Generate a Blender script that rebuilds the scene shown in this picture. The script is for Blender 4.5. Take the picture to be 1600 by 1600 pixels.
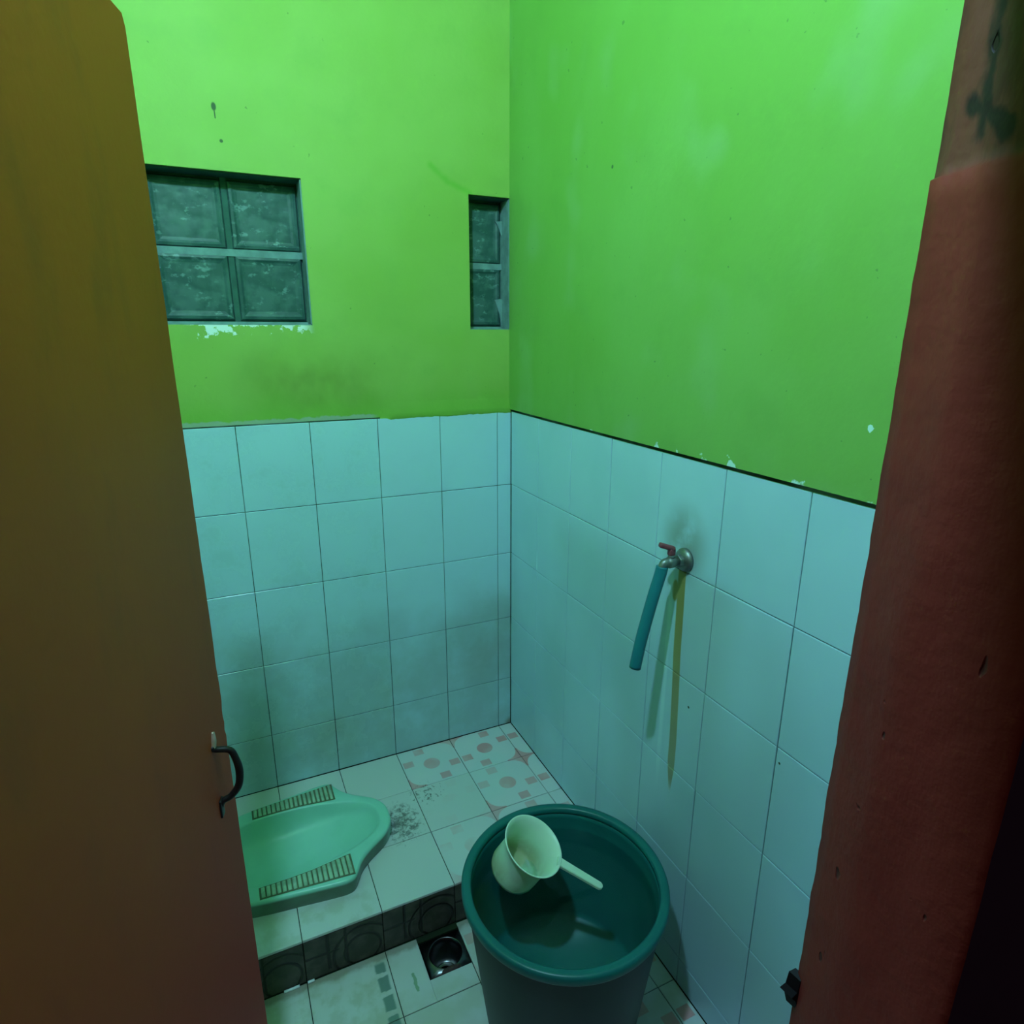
import bpy, bmesh, math, random
from mathutils import Vector, Matrix, noise
random.seed(7)
scene = bpy.context.scene
C = scene.collection
for o in list(bpy.data.objects): bpy.data.objects.remove(o)

# ---------------------------------------------------------------- camera
# world frame: the room corner is x=0, y=0; lower floor z=0; tile top z=1.33
TT = 1.33                       # top of the wall tiling
PF = 0.134                      # top of the squat platform
cam = bpy.data.cameras.new('camera'); co = bpy.data.objects.new('camera', cam); C.objects.link(co)
rgt = Vector((0.9064, -0.4224, 0.0024)); dwn = Vector((-0.1149, -0.2519, -0.9609)); fwd = Vector((0.4065, 0.8707, -0.2768))
rgt.normalize(); fwd = (fwd - rgt*fwd.dot(rgt)).normalized(); up = rgt.cross(fwd)
M4 = Matrix((rgt, up, -fwd)).transposed().to_4x4(); M4.translation = Vector((-0.8911, -1.9171, TT+0.2591))
co.matrix_world = M4
cam.sensor_fit = 'HORIZONTAL'; cam.sensor_width = 36.0; cam.lens = 36.0*984.04/1600; cam.clip_start = 0.02
scene.camera = co

# ---------------------------------------------------------------- world, exposure
w = bpy.data.worlds.new('world'); scene.world = w; w.use_nodes = True
w.node_tree.nodes['Background'].inputs[0].default_value = (1.0, 0.50, 0.40, 1)
w.node_tree.nodes['Background'].inputs[1].default_value = 0.05
vs = scene.view_settings
vs.view_transform = 'Standard'; vs.look = 'None'; vs.exposure = 0.0; vs.gamma = 1.0; vs.use_curve_mapping = False
LAMP_POS = (-1.00, -1.46, 2.72)
LAMP_COL = (0.44, 0.90, 1.16)
LAMP_STR = 1080.0

# ---------------------------------------------------------------- node helpers
class NT:
    def __init__(s, name):
        s.m = bpy.data.materials.new(name); s.m.use_nodes = True
        s.t = s.m.node_tree; s.n = s.t.nodes; s.p = s.n['Principled BSDF']
        s._pos = None
    def link(s, a, b): s.t.links.new(a, b)
    def inp(s, sock, v):
        if isinstance(v, bpy.types.NodeSocket): s.link(v, sock)
        elif isinstance(v, (tuple, list)) and len(v) == 3 and sock.type == 'RGBA': sock.default_value = (*v, 1)
        else: sock.default_value = v
    def pos(s):
        if not s._pos:
            g = s.n.new('ShaderNodeNewGeometry'); sp = s.n.new('ShaderNodeSeparateXYZ'); s.link(g.outputs['Position'], sp.inputs[0])
            s._pos = (sp.outputs[0], sp.outputs[1], sp.outputs[2], g.outputs['Position'])
        return s._pos
    def obj(s):
        t = s.n.new('ShaderNodeTexCoord'); sp = s.n.new('ShaderNodeSeparateXYZ'); s.link(t.outputs['Object'], sp.inputs[0])
        return sp.outputs[0], sp.outputs[1], sp.outputs[2], t.outputs['Object']
    def attr(s, name):
        a = s.n.new('ShaderNodeAttribute'); a.attribute_type = 'OBJECT'; a.attribute_name = name; return a.outputs['Fac']
    def f(s, op, a, b=0.0, c=None, clamp=False):
        m = s.n.new('ShaderNodeMath'); m.operation = op; m.use_clamp = clamp
        s.inp(m.inputs[0], a); s.inp(m.inputs[1], b)
        if c is not None: s.inp(m.inputs[2], c)
        return m.outputs[0]
    def ss(s, v, a, b, lo=0.0, hi=1.0):       # smooth map range
        m = s.n.new('ShaderNodeMapRange'); m.interpolation_type = 'SMOOTHSTEP'
        s.inp(m.inputs[0], v); s.inp(m.inputs[1], a); s.inp(m.inputs[2], b); s.inp(m.inputs[3], lo); s.inp(m.inputs[4], hi)
        return m.outputs[0]
    def band(s, v, a, b, e):                  # 1 inside a..b with soft edge e
        return s.f('MULTIPLY', s.ss(v, a-e, a+e), s.ss(v, b-e, b+e, 1, 0))
    def noise(s, scale, detail=4, rough=.55, vec=None, sx=1, sy=1, sz=1, dist=0):
        t = s.n.new('ShaderNodeTexNoise'); t.inputs['Scale'].default_value = scale; t.inputs['Detail'].default_value = detail
        t.inputs['Roughness'].default_value = rough; t.inputs['Distortion'].default_value = dist
        v = vec or s.pos()[3]
        if (sx, sy, sz) != (1, 1, 1):
            mp = s.n.new('ShaderNodeMapping'); mp.inputs['Scale'].default_value = (sx, sy, sz); s.link(v, mp.inputs[0]); v = mp.outputs[0]
        s.link(v, t.inputs['Vector']); return t.outputs['Fac']
    def mix(s, fac, a, b, mode='MIX'):
        m = s.n.new('ShaderNodeMix'); m.data_type = 'RGBA'; m.blend_type = mode
        s.inp(m.inputs[0], fac); s.inp(m.inputs[6], a); s.inp(m.inputs[7], b); return m.outputs[2]
    def bump(s, h, strength=.3, dist=.002):
        b = s.n.new('ShaderNodeBump'); b.inputs['Strength'].default_value = strength; b.inputs['Distance'].default_value = dist
        s.inp(b.inputs['Height'], h); s.link(b.outputs[0], s.p.inputs['Normal'])
    def out(s, col=None, rough=.5, spec=.5, metal=0.0, **kw):
        if col is not None: s.inp(s.p.inputs['Base Color'], col)
        s.inp(s.p.inputs['Roughness'], rough); s.inp(s.p.inputs['Specular IOR Level'], spec); s.inp(s.p.inputs['Metallic'], metal)
        for k, v in kw.items(): s.inp(s.p.inputs[k], v)
        return s.m
def dist2(t, a, ca, b, cb, sa=1.0, sb=1.0):
    u = t.f('MULTIPLY', t.f('SUBTRACT', a, ca), sa); v = t.f('MULTIPLY', t.f('SUBTRACT', b, cb), sb)
    return t.f('SQRT', t.f('ADD', t.f('MULTIPLY', u, u), t.f('MULTIPLY', v, v)))
def segdist(t, a, b, p, q):                   # distance in the (a,b) plane to the segment p-q
    dx, dy = q[0]-p[0], q[1]-p[1]; L2 = dx*dx+dy*dy
    ua = t.f('SUBTRACT', a, p[0]); ub = t.f('SUBTRACT', b, p[1])
    h = t.f('DIVIDE', t.f('ADD', t.f('MULTIPLY', ua, dx), t.f('MULTIPLY', ub, dy)), L2, clamp=True)
    ex = t.f('SUBTRACT', ua, t.f('MULTIPLY', h, dx)); ey = t.f('SUBTRACT', ub, t.f('MULTIPLY', h, dy))
    return t.f('SQRT', t.f('ADD', t.f('MULTIPLY', ex, ex), t.f('MULTIPLY', ey, ey)))
def mx(t, *a):
    r = a[0]
    for b in a[1:]: r = t.f('MAXIMUM', r, b)
    return r

# ---------------------------------------------------------------- materials
MAT = {}
GREEN = (0.27, 0.44, 0.075)
def paint_back():
    t = NT('green_paint_back'); x, y, z, P = t.pos()
    n1 = t.noise(2.2, 3); n2 = t.noise(9, 5); n3 = t.noise(55, 3)
    c = t.mix(t.ss(n1, .35, .65), GREEN, (0.31, 0.48, 0.10))
    c = t.mix(t.f('MULTIPLY', t.ss(n2, .5, .75), .35), c, (0.22, 0.40, 0.08))
    # sooty smear under the glass block window
    g = t.f('MULTIPLY', t.band(x, -.80, -.44, .14), t.band(z, TT+.0, TT+.19, .07))
    g = t.f('MULTIPLY', g, t.ss(t.noise(4, 4, sz=.8), .30, .68))
    c = t.mix(t.f('MULTIPLY', g, .75), c, (0.13, 0.19, 0.025))
    # darker worn paint along the bottom edge
    c = t.mix(t.f('MULTIPLY', t.ss(t.f('ADD', z, t.f('MULTIPLY', n2, .12)), TT+.05, TT+.17, 1, 0), .5), c, (0.15, 0.42, 0.03))
    # grey cement strip over the tiles, left part
    e = t.f('MULTIPLY', t.ss(t.f('ADD', z, t.f('MULTIPLY', t.noise(40, 3), .02)), TT+.021, TT+.027, 1, 0), t.ss(x, -.47, -.44, 1, 0))
    c = t.mix(t.f('MULTIPLY', e, .75), c, (0.36, 0.42, 0.36))
    # paint chipped off below the window
    ch = t.f('MULTIPLY', t.band(x, -.93, -.63, .02), t.band(z, TT+.235, TT+.275, .006))
    zz = t.f('MULTIPLY', t.f('SUBTRACT', z, TT+.225), 4.5)
    k = t.f('MULTIPLY', ch, t.ss(t.f('ADD', t.noise(38, 4), zz), .66, .70))
    c = t.mix(k, c, (0.80, 0.86, 0.80))
    # hairline crack and trowel mark left of the narrow window
    d = t.f('MINIMUM', segdist(t, x, z, (-.255, TT+.715), (-.205, TT+.675)), segdist(t, x, z, (-.205, TT+.675), (-.135, TT+.652)))
    c = t.mix(t.f('MULTIPLY', t.ss(t.f('ADD', d, t.f('MULTIPLY', t.noise(30), .02)), .008, .026, 1, 0), .55), c, (0.13, 0.42, 0.03))
    # specks and a scratch
    d = mx(t, t.ss(dist2(t, x, -.812, z, TT+.79, 1, .6), .004, .007, 1, 0), t.ss(dist2(t, x, -.803, z, TT+.715), .003, .005, 1, 0),
           t.ss(segdist(t, x, z, (-.812, TT+.79), (-.811, TT+.765)), .0008, .002, 1, 0))
    sp = t.f('MULTIPLY', t.ss(t.noise(70, 2), .73, .76), t.ss(t.noise(4, 2), .5, .62))
    c = t.mix(t.f('MAXIMUM', d, t.f('MULTIPLY', sp, .5)), c, (0.05, 0.10, 0.03))
    t.bump(t.f('ADD', n2, t.f('MULTIPLY', n3, .35)), .35, .004)
    return t.out(c, .62, .3)
def paint_right():
    t = NT('green_paint_right'); x, y, z, P = t.pos()
    n1 = t.noise(2.0, 3, sz=.6); n2 = t.noise(8, 5); n3 = t.noise(55, 3)
    c = t.mix(t.ss(n1, .35, .65), (0.20, 0.42, 0.070), (0.23, 0.46, 0.098))
    c = t.mix(t.f('MULTIPLY', t.ss(t.noise(3.5, 2, sy=1.3), .52, .7), .5), c, (0.28, 0.49, 0.18))
    c = t.mix(t.f('MULTIPLY', t.ss(n2, .5, .75), .3), c, (0.17, 0.37, 0.07))
    k = t.f('MULTIPLY', t.ss(z, TT+.03, TT+.05, 1, 0), t.ss(t.f('SUBTRACT', t.noise(26, 4), t.f('MULTIPLY', t.f('SUBTRACT', z, TT), 3.5)), .56, .61))
    k = t.f('MULTIPLY', k, t.ss(y, -.45, -.5))
    k2 = t.ss(t.f('ADD', dist2(t, y, -1.29, z, TT+.12, 1.8, 1), t.f('MULTIPLY', t.noise(75, 4), .034)), .024, .026, 1, 0)
    c = t.mix(t.f('MAXIMUM', k, k2), c, (0.62, 0.86, 0.78))
    d = mx(t, t.ss(dist2(t, y, -.56, z, TT+.62), .003, .005, 1, 0), t.f('MULTIPLY', t.ss(t.noise(60, 2), .74, .77), .5))
    c = t.mix(d, c, (0.06, 0.16, 0.05))
    t.bump(t.f('ADD', n2, t.f('MULTIPLY', n3, .35)), .35, .004)
    return t.out(c, .62, .3)
def tile_wall_back():
    t = NT('glazed_tile_back'); x, y, z, P = t.pos()
    L = t.ss(x, -.47, -.44, 1, 0)
    c = t.mix(L, (0.48, 0.70, 0.81), (0.46, 0.70, 0.79))
    cl = t.f('MULTIPLY', t.ss(t.noise(9, 5, .65), .46, .66), t.f('ADD', t.f('MULTIPLY', L, .30), .06))
    c = t.mix(cl, c, (0.30, 0.50, 0.52))
    st = t.f('MULTIPLY', t.band(z, .20, .40, .10), L)
    c = t.mix(t.f('MULTIPLY', t.f('MULTIPLY', st, t.ss(t.noise(4, 4), .3, .7)), .6), c, (0.33, 0.38, 0.22))
    sm = t.f('MULTIPLY', t.ss(dist2(t, x, -.10, z, .50, 1, .8), .02, .20, 1, 0), t.ss(t.noise(5, 3), .3, .6))
    c = t.mix(t.f('MULTIPLY', sm, .5), c, (0.30, 0.27, 0.22))
    low_shade_film = t.f('MULTIPLY', t.ss(t.f('ADD', z, t.f('MULTIPLY', t.noise(2.5, 4), .7)), .85, 1.15, 1, 0), t.ss(t.noise(6, 5, .6), .25, .6, .35, 1))
    c = t.mix(t.f('MULTIPLY', low_shade_film, .55), c, (0.27, 0.36, 0.33))  # blotchy dull film that puts the lower wall's shade into the tile colour
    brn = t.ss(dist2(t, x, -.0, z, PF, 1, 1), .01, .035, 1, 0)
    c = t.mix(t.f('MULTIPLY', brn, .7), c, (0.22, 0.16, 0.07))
    return t.out(c, t.f('ADD', .22, t.f('MULTIPLY', cl, .5)), .45)
def tile_wall_right():
    t = NT('glazed_tile_right'); x, y, z, P = t.pos()
    c = t.mix(t.ss(t.noise(3, 3), .4, .6), (0.44, 0.67, 0.77), (0.47, 0.70, 0.80))
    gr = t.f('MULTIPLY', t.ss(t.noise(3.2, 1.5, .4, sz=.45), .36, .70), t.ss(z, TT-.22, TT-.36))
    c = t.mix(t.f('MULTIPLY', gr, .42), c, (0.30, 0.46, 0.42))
    # soot ring around the tap
    a = t.ss(dist2(t, y, -.895, z, TT-.190, 1, .8), .012, .095, 1, 0)
    c = t.mix(t.f('MULTIPLY', t.f('MULTIPLY', a, t.ss(t.noise(14), .1, .55)), .75), c, (0.20, 0.24, 0.17))
    # grey film below the tap and one yellow-green run
    film = t.f('MULTIPLY', t.band(y, -1.06, -.88, .05), t.ss(z, TT-.22, TT-.27))
    c = t.mix(t.f('MULTIPLY', t.f('MULTIPLY', film, t.ss(z, .55, .85)), .35), c, (0.34, 0.46, 0.38))
    wob = t.f('MULTIPLY', t.f('SUBTRACT', t.noise(4, 1, sy=0.01), .5), .010)
    yc = t.f('ADD', t.ss(z, .515, 1.08, -.915, -.899), wob)
    d = t.f('ABSOLUTE', t.f('SUBTRACT', y, yc))
    wd = t.ss(z, .51, .60, .004, .0125)
    run = t.f('MULTIPLY', t.ss(t.f('SUBTRACT', d, wd), -.002, .002, 1, 0), t.f('MULTIPLY', t.ss(z, .50, .55), t.ss(z, TT-.23, TT-.24)))
    blob = t.f('MULTIPLY', t.ss(dist2(t, y, -.880, z, TT-.303, 1, .42), .009, .013, 1, 0), 1.0)
    run = t.f('MAXIMUM', run, blob)
    c = t.mix(t.f('MULTIPLY', run, t.ss(z, .5, 1.05, .72, .95)), c, (0.26, 0.235, 0.035))
    pale = t.f('MULTIPLY', t.band(y, -.873, -.860, .004), t.band(z, .55, TT-.27, .1))
    c = t.mix(t.f('MULTIPLY', pale, .4), c, (0.62, 0.86, 0.86))
    sp = mx(t, t.ss(dist2(t, y, -.955, z, .77), .002, .004, 1, 0), t.ss(dist2(t, y, -1.30, z, .21), .002, .004, 1, 0), t.ss(dist2(t, y, -1.21, z, .8), .002, .003, 1, 0))
    c = t.mix(sp, c, (0.05, 0.07, 0.04))
    return t.out(c, t.f('ADD', .24, t.f('MULTIPLY', run, .25)), .45)
def tile_plain(name, col):
    t = NT(name); c = t.mix(t.f('MULTIPLY', t.ss(t.noise(6, 4), .4, .7), .4), col, tuple(v*.7 for v in col)); return t.out(c, .25, .45)
def grout():
    t = NT('dirty_grout'); x, y, z, P = t.pos()
    f = t.ss(t.noise(3.0, 4, .6), .34, .56)
    c = t.mix(f, (0.20, 0.30, 0.27), (0.03, 0.055, 0.03))
    c = t.mix(t.ss(z, .2, .6, 1, 0), c, (0.018, 0.026, 0.014)); return t.out(c, .9, .1)
def floor_tile(dirty=False):
    t = NT('printed_floor_tile_dirty' if dirty else 'printed_floor_tile'); ox, oy, oz, OP = t.obj(); x, y, z, P = t.pos()
    u = t.f('MULTIPLY', ox, t.attr('mirror')); v = oy
    def sq(cx, cy): return t.f('MULTIPLY', t.ss(t.f('ABSOLUTE', t.f('SUBTRACT', u, cx)), .0165, .0185, 1, 0), t.ss(t.f('ABSOLUTE', t.f('SUBTRACT', v, cy)), .0145, .0165, 1, 0))
    circ = t.ss(dist2(t, u, 0, v, 0), .027, .030, 1, 0)
    def corner(sx, sy):  # spandrel between the corner and a concave arc
        a = t.f('SUBTRACT', .1, t.f('MULTIPLY', u, sx)); b = t.f('SUBTRACT', .1, t.f('MULTIPLY', v, sy))
        return t.f('MULTIPLY', t.ss(dist2(t, a, .052, b, .052), .046, .049), t.ss(t.f('ADD', a, b), .052, .056, 1, 0))
    pat = mx(t, sq(.026, .076), sq(.077, .023), sq(-.026, -.076), sq(-.076, -.025), circ, corner(-1, 1), corner(1, -1))
    wear = t.attr('wear')
    fade = t.f('SUBTRACT', 1.0, t.f('ADD', t.f('MULTIPLY', wear, .8), t.f('MULTIPLY', t.ss(t.noise(7, 3), .45, .65), .35)), clamp=True)
    c = t.mix(t.ss(t.noise(5, 3), .4, .6), (0.64, 0.65, 0.66), (0.58, 0.65, 0.65))
    c = t.mix(t.f('MULTIPLY', wear, .55), c, (0.55, 0.58, 0.54))
    c = t.mix(t.f('MULTIPLY', pat, fade), c, (0.62, 0.28, 0.28))
    # mould around the tip of the pan and along its joints
    m = t.ss(dist2(t, x, -.525, y, -.325, 1, .75), .02, .105, 1, 0)
    m2 = t.f('MULTIPLY', t.ss(dist2(t, x, -.415, y, -.235, 1, 1), .03, .10, 1, 0), .75)
    sp = t.noise(60, 6, .75, dist=.6)
    mk = t.f('MULTIPLY', t.f('MAXIMUM', t.ss(t.f('ADD', sp, t.f('MULTIPLY', m, .26)), .62, .84), t.ss(t.f('ADD', sp, t.f('MULTIPLY', m2, .20)), .68, .76)), .8)
    mk = t.f('MULTIPLY', mk, t.f('MAXIMUM', t.ss(m, .02, .45), t.ss(m2, .02, .2)))
    c = t.mix(mk, c, (0.05, 0.055, 0.045))
    # soap scum on the front left
    sc = t.f('MULTIPLY', t.f('MULTIPLY', t.ss(x, -.62, -.7), t.ss(y, -.48, -.53)), t.ss(t.noise(16, 4, .6), .44, .6))
    c = t.mix(t.f('MULTIPLY', sc, .5), c, (0.42, 0.45, 0.36))
    if dirty:
        lo = t.f('MULTIPLY', t.ss(t.noise(8, 4), .42, .66), .45)
        c = t.mix(lo, c, (0.40, 0.44, 0.30))
        # scum stain line towards the riser
        ed = t.ss(t.f('ADD', y, t.f('MULTIPLY', t.noise(30, 3), .03)), -.622, -.606)
        c = t.mix(t.f('MULTIPLY', ed, .6), c, (0.20, 0.15, 0.09))
        dk = t.f('MULTIPLY', t.f('ABSOLUTE', t.f('SUBTRACT', t.f('FRACT', t.f('DIVIDE', t.f('SUBTRACT', y, .652-.02), .052)), .5)), 2)
        dr = t.f('MULTIPLY', t.ss(t.f('ADD', dk, t.f('MULTIPLY', t.noise(40, 3), .5)), .95, 1.05, 1, 0), t.band(t.f('ADD', x, t.f('MULTIPLY', t.noise(45), .006)), -.683, -.657, .003))
        dr = t.f('MULTIPLY', dr, t.ss(y, -.63, -.64))
        c = t.mix(t.f('MULTIPLY', dr, .85), c, (0.10, 0.20, 0.17))
        gm = t.f('MULTIPLY', t.ss(t.f('ADD', segdist(t, x, y, (-.60, -.700), (-.60, -.745)), t.f('MULTIPLY', t.noise(70), .012)), .009, .011, 1, 0), .7)
        c = t.mix(gm, c, (0.10, 0.28, 0.10))
    return t.out(c, .34, .4)
def riser_tile():
    t = NT('dark_relief_tile'); ox, oy, oz, OP = t.obj()
    d1 = dist2(t, ox, .045, oz, -.03)
    ring = t.f('MAXIMUM', t.band(d1, .072, .078, .002), t.band(d1, .044, .050, .002))
    ln = t.f('MULTIPLY', t.f('MAXIMUM', t.band(ox, -.045, -.038, .002), t.band(ox, .0, .007, .002)), t.ss(oz, -.06, -.05))
    l2 = t.f('MULTIPLY', t.band(oz, -.004, .002, .002), t.ss(ox, -.01, -.02))
    g = mx(t, ring, ln, l2)
    n = t.noise(18, 4)
    c = t.mix(t.ss(n, .4, .65), (0.045, 0.040, 0.030), (0.085, 0.075, 0.058))
    c = t.mix(t.f('MULTIPLY', g, .75), c, (0.012, 0.013, 0.010))
    t.bump(t.f('SUBTRACT', t.f('MULTIPLY', n, .3), g), .8, .003)
    return t.out(c, .45, .35)
def simple(name, col, rough=.5, spec=.5, metal=0, var=.3, scale=12, bump=0, **kw):
    t = NT(name); n = t.noise(scale, 4)
    c = t.mix(t.f('MULTIPLY', t.ss(n, .35, .7), var), col, tuple(v*.55 for v in col))
    if bump: t.bump(n, bump, .002)
    return t.out(c, rough, spec, metal, **kw)
def glassblock():
    t = NT('dark_patterned_glass'); ox, oy, oz, OP = t.obj()
    vor = t.n.new('ShaderNodeTexVoronoi'); vor.inputs['Scale'].default_value = 48; vor.feature = 'SMOOTH_F1'
    t.link(OP, vor.inputs['Vector']); vo = vor.outputs['Distance']
    n = t.noise(20, 3, vec=OP)
    c = t.mix(t.ss(n, .42, .62), (0.026, 0.085, 0.075), (0.055, 0.125, 0.115))
    fl = t.f('MULTIPLY', t.ss(t.noise(55, 3, sz=1.6), .56, .68), t.ss(t.noise(13, 2), .42, .6))
    c = t.mix(t.f('MULTIPLY', fl, .42), c, (0.26, 0.42, 0.42))
    t.bump(vo, .5, .003)
    return t.out(c, .48, .35)
def doorwood():
    t = NT('brown_painted_door'); x, y, z, P = t.pos()
    n = t.noise(2.2, 3, sz=.5); n2 = t.noise(90, 2); n3 = t.noise(14, 4, sz=.4)
    c = t.mix(t.ss(n, .35, .65), (0.56, 0.130, 0.018), (0.50, 0.118, 0.018))
    c = t.mix(t.f('MULTIPLY', t.ss(n3, .5, .75), .25), c, (0.17, 0.08, 0.03))
    # redder towards the bottom: the fading green bounce light painted into the colour
    c = t.mix(t.ss(t.f('ADD', z, t.f('MULTIPLY', t.noise(3), .25)), .6, 1.75, .9, 0), c, (0.50, 0.030, 0.034))
    t.bump(t.f('ADD', n2, t.f('MULTIPLY', n3, .5)), .12, .002)
    return t.out(c, .6, .25)
def jambpaint():
    t = NT('red_brown_frame_paint'); x, y, z, P = t.pos()
    n = t.noise(5, 4, sz=.4); n2 = t.noise(60, 3); n3 = t.noise(16, 5, sz=.35)
    c = t.mix(t.ss(n, .35, .65), (0.185, 0.024, 0.016), (0.24, 0.034, 0.022))
    up = t.ss(z, 1.693, 1.70)
    c = t.mix(t.f('MULTIPLY', up, t.ss(n3, .25, .6, .35, .7)), c, (0.15, 0.055, 0.035))
    st = t.f('MULTIPLY', up, t.ss(t.noise(17, 5, .65, sz=.30, sy=1.6), .49, .60))
    sk = t.ss(t.f('ADD', t.f('MINIMUM', segdist(t, y, z, (-1.622, 1.715), (-1.618, 1.90)), segdist(t, y, z, (-1.640, 1.715), (-1.612, 1.735))), t.f('MULTIPLY', t.noise(38, 4, sz=.5), .030)), .018, .026, 1, 0)
    st = t.f('MAXIMUM', t.f('MULTIPLY', st, .5), t.f('MULTIPLY', sk, up))
    c = t.mix(t.f('MULTIPLY', st, .9), c, (0.012, 0.010, 0.012))
    c = t.mix(t.ss(z, .35, 1.1, .6, 0), c, (0.19, 0.023, 0.026))
    pit = t.f('MULTIPLY', t.ss(t.noise(45, 2, sz=.5), .70, .74), .7)
    c = t.mix(pit, c, (0.03, 0.012, 0.01))
    t.bump(t.f('ADD', t.f('SUBTRACT', n3, t.f('MULTIPLY', pit, .8)), t.f('MULTIPLY', n2, .3)), .8, .005)
    return t.out(c, .55, .3)
def ceramic():
    t = NT('mint_green_ceramic'); x, y, z, P = t.pos()
    n = t.noise(6, 4)
    c = t.mix(t.ss(n, .4, .65), (0.27, 0.62, 0.48), (0.31, 0.66, 0.54))
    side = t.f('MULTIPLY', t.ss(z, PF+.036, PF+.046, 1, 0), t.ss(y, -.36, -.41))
    c = t.mix(t.f('MULTIPLY', side, t.ss(n, .25, .6, .7, .95)), c, (0.085, 0.125, 0.075))  # grime on the near wall, deepened to supply shade the lamp doesn't give
    return t.out(c, .34, .45)
def water_mat():
    m = bpy.data.materials.new('clear_water'); m.use_nodes = True; nt = m.node_tree; nt.nodes.clear()
    tr = nt.nodes.new('ShaderNodeBsdfTransparent'); tr.inputs[0].default_value = (0.80, 0.95, 0.95, 1)
    gl = nt.nodes.new('ShaderNodeBsdfGlossy'); gl.inputs['Roughness'].default_value = .02
    fr = nt.nodes.new('ShaderNodeFresnel'); fr.inputs['IOR'].default_value = 1.33
    nz = nt.nodes.new('ShaderNodeTexNoise'); nz.inputs['Scale'].default_value = 14; bp = nt.nodes.new('ShaderNodeBump'); bp.inputs['Strength'].default_value = .05; bp.inputs['Distance'].default_value = .003
    nt.links.new(nz.outputs['Fac'], bp.inputs['Height']); nt.links.new(bp.outputs[0], gl.inputs['Normal']); nt.links.new(bp.outputs[0], fr.inputs['Normal'])
    mxs = nt.nodes.new('ShaderNodeMixShader'); o = nt.nodes.new('ShaderNodeOutputMaterial')
    nt.links.new(fr.outputs[0], mxs.inputs[0]); nt.links.new(tr.outputs[0], mxs.inputs[1]); nt.links.new(gl.outputs[0], mxs.inputs[2]); nt.links.new(mxs.outputs[0], o.inputs[0])
    return m
def dipper_mat():
    t = NT('pale_yellow_plastic'); ox, oy, oz, OP = t.obj()
    n = t.noise(12, 4, vec=OP)
    c = t.mix(t.ss(n, .4, .65), (0.68, 0.92, 0.66), (0.62, 0.88, 0.62))
    g = t.f('MULTIPLY', t.ss(oz, -.03, -.10), t.ss(t.noise(9, 5, vec=OP), .38, .62))
    c = t.mix(t.f('MULTIPLY', g, .75), c, (0.30, 0.27, 0.10))
    t.p.inputs['Subsurface Weight'].default_value = .25
    t.p.inputs['Subsurface Radius'].default_value = (.01, .015, .008)
    t.p.inputs['Subsurface Scale'].default_value = 1.0
    return t.out(c, .35, .4)
def emit(name, col, s):
    t = NT(name); t.p.inputs['Emission Color'].default_value = (*col, 1); t.p.inputs['Emission Strength'].default_value = s
    return t.out((.9, .9, .9), .4)
MAT['paint_back'] = paint_back(); MAT['paint_right'] = paint_right()
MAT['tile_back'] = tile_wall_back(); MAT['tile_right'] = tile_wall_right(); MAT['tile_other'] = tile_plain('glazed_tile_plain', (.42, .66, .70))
MAT['grout'] = grout(); MAT['ftile'] = floor_tile(); MAT['ftile_low'] = floor_tile(True); MAT['riser'] = riser_tile()
MAT['mortar'] = simple('grey_mortar', (.20, .32, .32), .85, .2, var=.6, scale=30, bump=.3)
MAT['mortar_dark'] = simple('dirty_and_shade_mortar', (.045, .12, .10), .8, .2, var=.5, scale=30, bump=.3)
MAT['glass'] = glassblock(); MAT['door'] = doorwood(); MAT['jamb'] = jambpaint(); MAT['ceramic'] = ceramic()
MAT['grime'] = simple('black_grime', (.15, .19, .11), .8, .2, var=.7, scale=40)
MAT['rib'] = simple('stained_ceramic_rib', (.38, .58, .40), .45, .4, var=.7, scale=35)
MAT['bucket'] = simple('dark_green_plastic', (.006, .14, .125), .38, .4, var=.25, scale=8)
MAT['bucket_out'] = simple('blackish_outer_plastic', (.012, .026, .025), .45, .35, var=.3, scale=5)
MAT['water'] = water_mat(); MAT['dipper'] = dipper_mat()
MAT['metal'] = simple('tarnished_chrome', (.26, .29, .27), .46, .5, .85, var=.6, scale=60)
MAT['steel'] = simple('stained_steel', (.16, .15, .16), .30, .5, 1.0, var=.7, scale=30)
MAT['lever'] = simple('worn_pink_metal', (.24, .060, .075), .5, .4, var=.5, scale=80)
MAT['hose'] = simple('teal_rubber', (.012, .19, .215), .42, .4, var=.15, scale=9)
MAT['black'] = simple('black_void', (.006, .005, .006), .6, .2, var=.3)
MAT['iron'] = simple('black_iron', (.018, .014, .014), .42, .5, .4, var=.4, scale=60)
MAT['wornmetal'] = simple('bare_metal_tip', (.62, .46, .34), .4, .5, .6, var=.4, scale=80)
MAT['white'] = simple('dark_ceiling_boards', (.10, .085, .07), .8, .2)
MAT['hall'] = simple('dark_plum_wall_paint', (.05, .045, .13), .75, .15, var=.2)
MAT['hallfloor'] = simple('hall_cement', (.30, .18, .14), .7, .2)
MAT['bulb'] = emit('lit_bulb', LAMP_COL, LAMP_STR); MAT['plastic'] = simple('white_plastic', (.75, .75, .72), .4, .4)
MAT['brown'] = simple('brown_mortar', (.075, .045, .042), .8, .2, var=.6, scale=50)
MAT['wetcaulk'] = simple('wet_joint_sealant', (.75, .78, .80), .08, .8, var=.1)

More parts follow.
